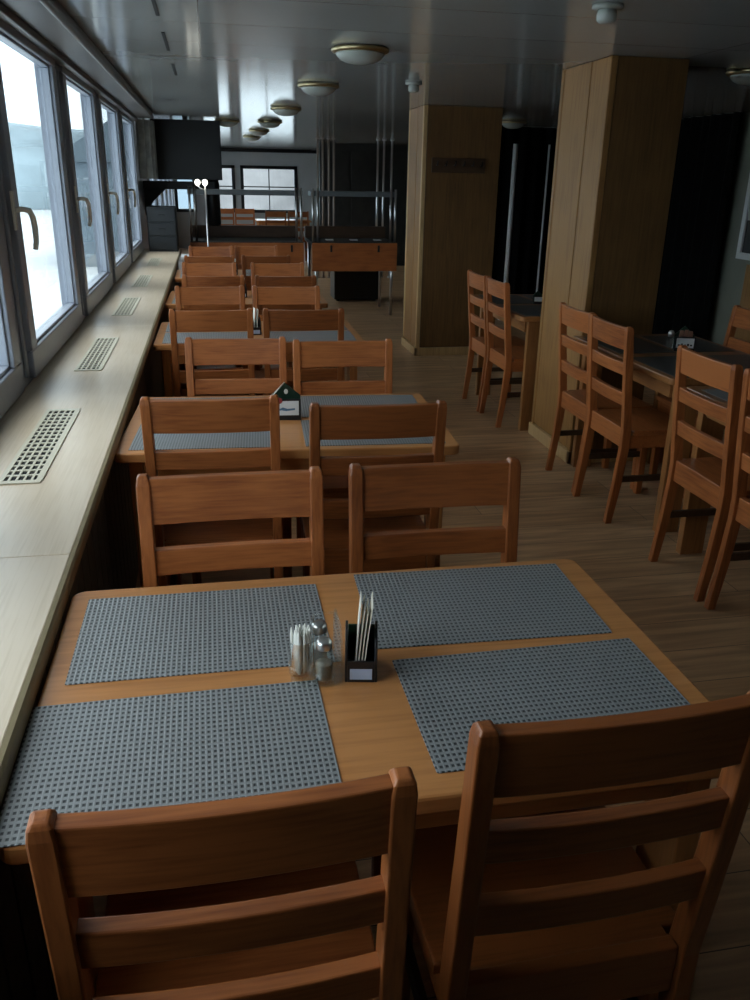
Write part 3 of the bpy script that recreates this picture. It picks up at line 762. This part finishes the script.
# ------------------------------------------------------------------ left far corner
r = empty('hanging_screen', (-.20, 10.2, 1.80)); tag(r, 'large dark blank screen hanging from the ceiling in the far left corner', 'screen')
m = MB(); m.box(-.375, .375, -.03, .03, -.305, .310, .006); m.build('casing', M['screen'], r)
m = MB(); m.box(-.36, .36, -.034, -.0305, -.285, .295, .001); m.build('display', M['screen'], r)
m = MB(); m.tube([(0, 0, .3105), (0, 0, .3295)], .03, 12); m.build('ceiling_bracket', M['black'], r)
r = empty('drawer_cabinet', (-.487, 9.575, .7802)); tag(r, 'small dark drawer cabinet standing at the far end of the window shelf', 'cabinet')
m = MB(); m.box(-.15, .15, -.17, .17, 0, .45, .004); m.build('body', M['screen'], r)
for k in range(3):
    m = MB(); m.box(-.14, .14, -.186, -.1705, .02+k*.142, .145+k*.142, .004); d = m.build('drawer', M['screen'], r)
    m = MB(); m.box(-.03, .03, -.198, -.1865, .078+k*.142, .09+k*.142, .002); m.build('pull', M['black'], d)
r = empty('bracket_shelf', (-.27, 10.44, 1.40)); tag(r, 'dark bracket shelf beneath the hanging screen in the far corner', 'shelf')
m = MB(); m.box(-.444, .36, -.12, .12, -.01, .075, .004); m.build('shelf_board', M['screen'], r)
m = MB(); m.prism([(-.444, -.011), (-.20, -.011), (-.36, -.16), (-.444, -.30)], 'y', -.03, .03, .004); m.build('bracket', M['screen'], r)
for x, lb in ((-.36, 'small white cup on the dark bracket shelf, left one'), (-.08, 'small white cup on the dark bracket shelf, right one by the lamp')):
    m = MB(); m.lathe([(.022, 0), (.034, .05), (.034, .055), (.030, .054), (.018, .004), (.0005, .004)], 0, 0, 20)
    tag(m.build('cup', M['white'], None, (x, 10.42, 1.4755)), lb, 'cup', 'cups on the bracket shelf')
r = empty('twin_lamp', (-.021, 9.45, 0)); tag(r, 'slim floor lamp with two lit bulbs in the far left corner', 'lamp')
m = MB(); m.lathe([(.12, 0), (.12, .012), (.015, .025)], 0, 0, 28); m.build('base', M['metal'], r)
m = MB(); m.tube([(0, 0, .02), (0, 0, 1.44)], .010, 10); m.tube([(0, 0, 1.40), (-.04, 0, 1.41), (-.076, 0, 1.44)], .007, 8); m.build('pole', M['metal'], r)
for x in (0, -.076):
    m = MB(); m.lathe([(.010, 1.44), (.024, 1.455), (.030, 1.475), (.022, 1.497), (.0005, 1.505)], x, 0, 16); m.build('bulb', M['bulb'], r)
r = empty('drinks_urn', (.06, 10.665, .9855)); tag(r, 'dark tall urn on the left buffet hutch, right of the twin lamp', 'urn')
m = MB(); m.lathe([(.075, 0), (.085, .02), (.085, .46), (.07, .52), (.045, .545)], 0, 0, 24); m.build('body', M['black'], r)
m = MB(); m.lathe([(.045, .5455), (.052, .57), (.05, .63), (.02, .67), (.0005, .675)], 0, 0, 24); m.build('lid', M['black'], r)
r = empty('white_box', (-.19, 9.0, 0)); tag(r, 'white lidded box on the floor behind the last window table, by the shelf end', 'box')
m = MB(); m.box(-.10, .10, -.15, .15, 0, .72, .006); m.build('body', M['white'], r)
m = MB(); m.box(-.108, .108, -.158, .158, .7205, .775, .006); m.build('lid', M['white'], r)

# seats by the far windows
FG = 'chairs by the far windows'
for x, lb in ((.31, 'leftmost chair by the far windows, seen above the buffet hutch'), (.72, 'second chair from the left by the far windows')):
    chair('chair', x, 17.85, .0, lb, FG)
t = table(1.45, 17.4, 0, 'far table under the bright end windows, seen over the buffet', None)
chair('dark', 1.25, 16.6, 0, 'dark chair before the far table under the end windows', FG)
chair('dark', 1.68, 16.62, 0, 'dark chair at the right of the far table under the end windows', FG)

# ------------------------------------------------------------------ outdoors
b = MB(); b.box(-500, 500, -500, 500, -4.2, -4.0, 0); struct(b.build('ground', M['snow']))
def ridge(name, a0, a1, dist, hfun, n=80):
    m = MB(); secs = []
    for i in range(n+1):
        a = a0+(a1-a0)*i/n; h = hfun(i/n); c, s_ = math.cos(a), math.sin(a)
        ring_ = []
        for dd, zz in ((0, -4.0), (12, h*.45-2), (30, h*.85), (45, h), (80, h*.7), (110, -4.0)):
            ring_.append(((dist+dd)*c, (dist+dd)*s_, zz))
        secs.append(ring_)
    m.sweep(secs); o = m.build(name, M['hill']); return struct(o)
rr = random.Random(5)
def hills(base, v):
    ph = [rr.uniform(0, 6) for _ in range(4)]
    return lambda u: base*(1+v*(math.sin(u*9+ph[0])*.5+math.sin(u*21+ph[1])*.25+math.sin(u*47+ph[2])*.12))
ridge('hill_1', math.radians(96), math.radians(215), 150, hills(15, .5))
ridge('hill_2', math.radians(60), math.radians(95.5), 120, hills(17, .3)).data.materials[0] = plain('bare_hill', (0.125, 0.125, 0.13), 0.95, var=.4, nscale=.12)
r = empty('waterside_house', (-4.6, 62, -4.0), .0); tag(r, 'grey gabled house outside, seen through the second window', 'house')
m = MB(); m.box(-4.2, 4.2, -5, 5, 0, 6.2, .02); m.build('walls', M['housewall'], r)
m = MB(); m.prism([(-4.8, 6.21), (4.8, 6.21), (0, 9.2)], 'y', -5.5, 5.5); m.build('roof', M['roof'], r)
for k in range(3):
    m = MB(); m.box(-3.1+k*2.3, -1.9+k*2.3, -5.06, -5.001, 2.6, 4.4, .02); m.build('window', M['roof'], r)

# ------------------------------------------------------------------ light: overcast sky only
wd = bpy.data.worlds.new('overcast'); SC.world = wd; wd.use_nodes = True
nt = wd.node_tree; N = nt.nodes; L = nt.links
bg = N['Background']; tc = N.new('ShaderNodeTexCoord'); sp = N.new('ShaderNodeSeparateXYZ')
L.new(tc.outputs['Generated'], sp.inputs[0])
cr = N.new('ShaderNodeValToRGB'); cr.color_ramp.elements[0].position = 0.0; cr.color_ramp.elements[1].position = .7
cr.color_ramp.elements[0].color = (.72, .86, .96, 1); cr.color_ramp.elements[1].color = (.95, 1.0, 1.0, 1)
L.new(sp.outputs['Z'], cr.inputs['Fac']); L.new(cr.outputs['Color'], bg.inputs['Color'])
bg.inputs['Strength'].default_value = 3.5
SC.cycles.max_bounces = 10; SC.cycles.diffuse_bounces = 5; SC.cycles.transparent_max_bounces = 24
SC.cycles.use_denoising = True
SC.view_settings.view_transform = 'Standard'; SC.view_settings.look = 'None'
SC.view_settings.gamma = 1.0; SC.view_settings.use_curve_mapping = False
SC.view_settings.exposure = 0.33
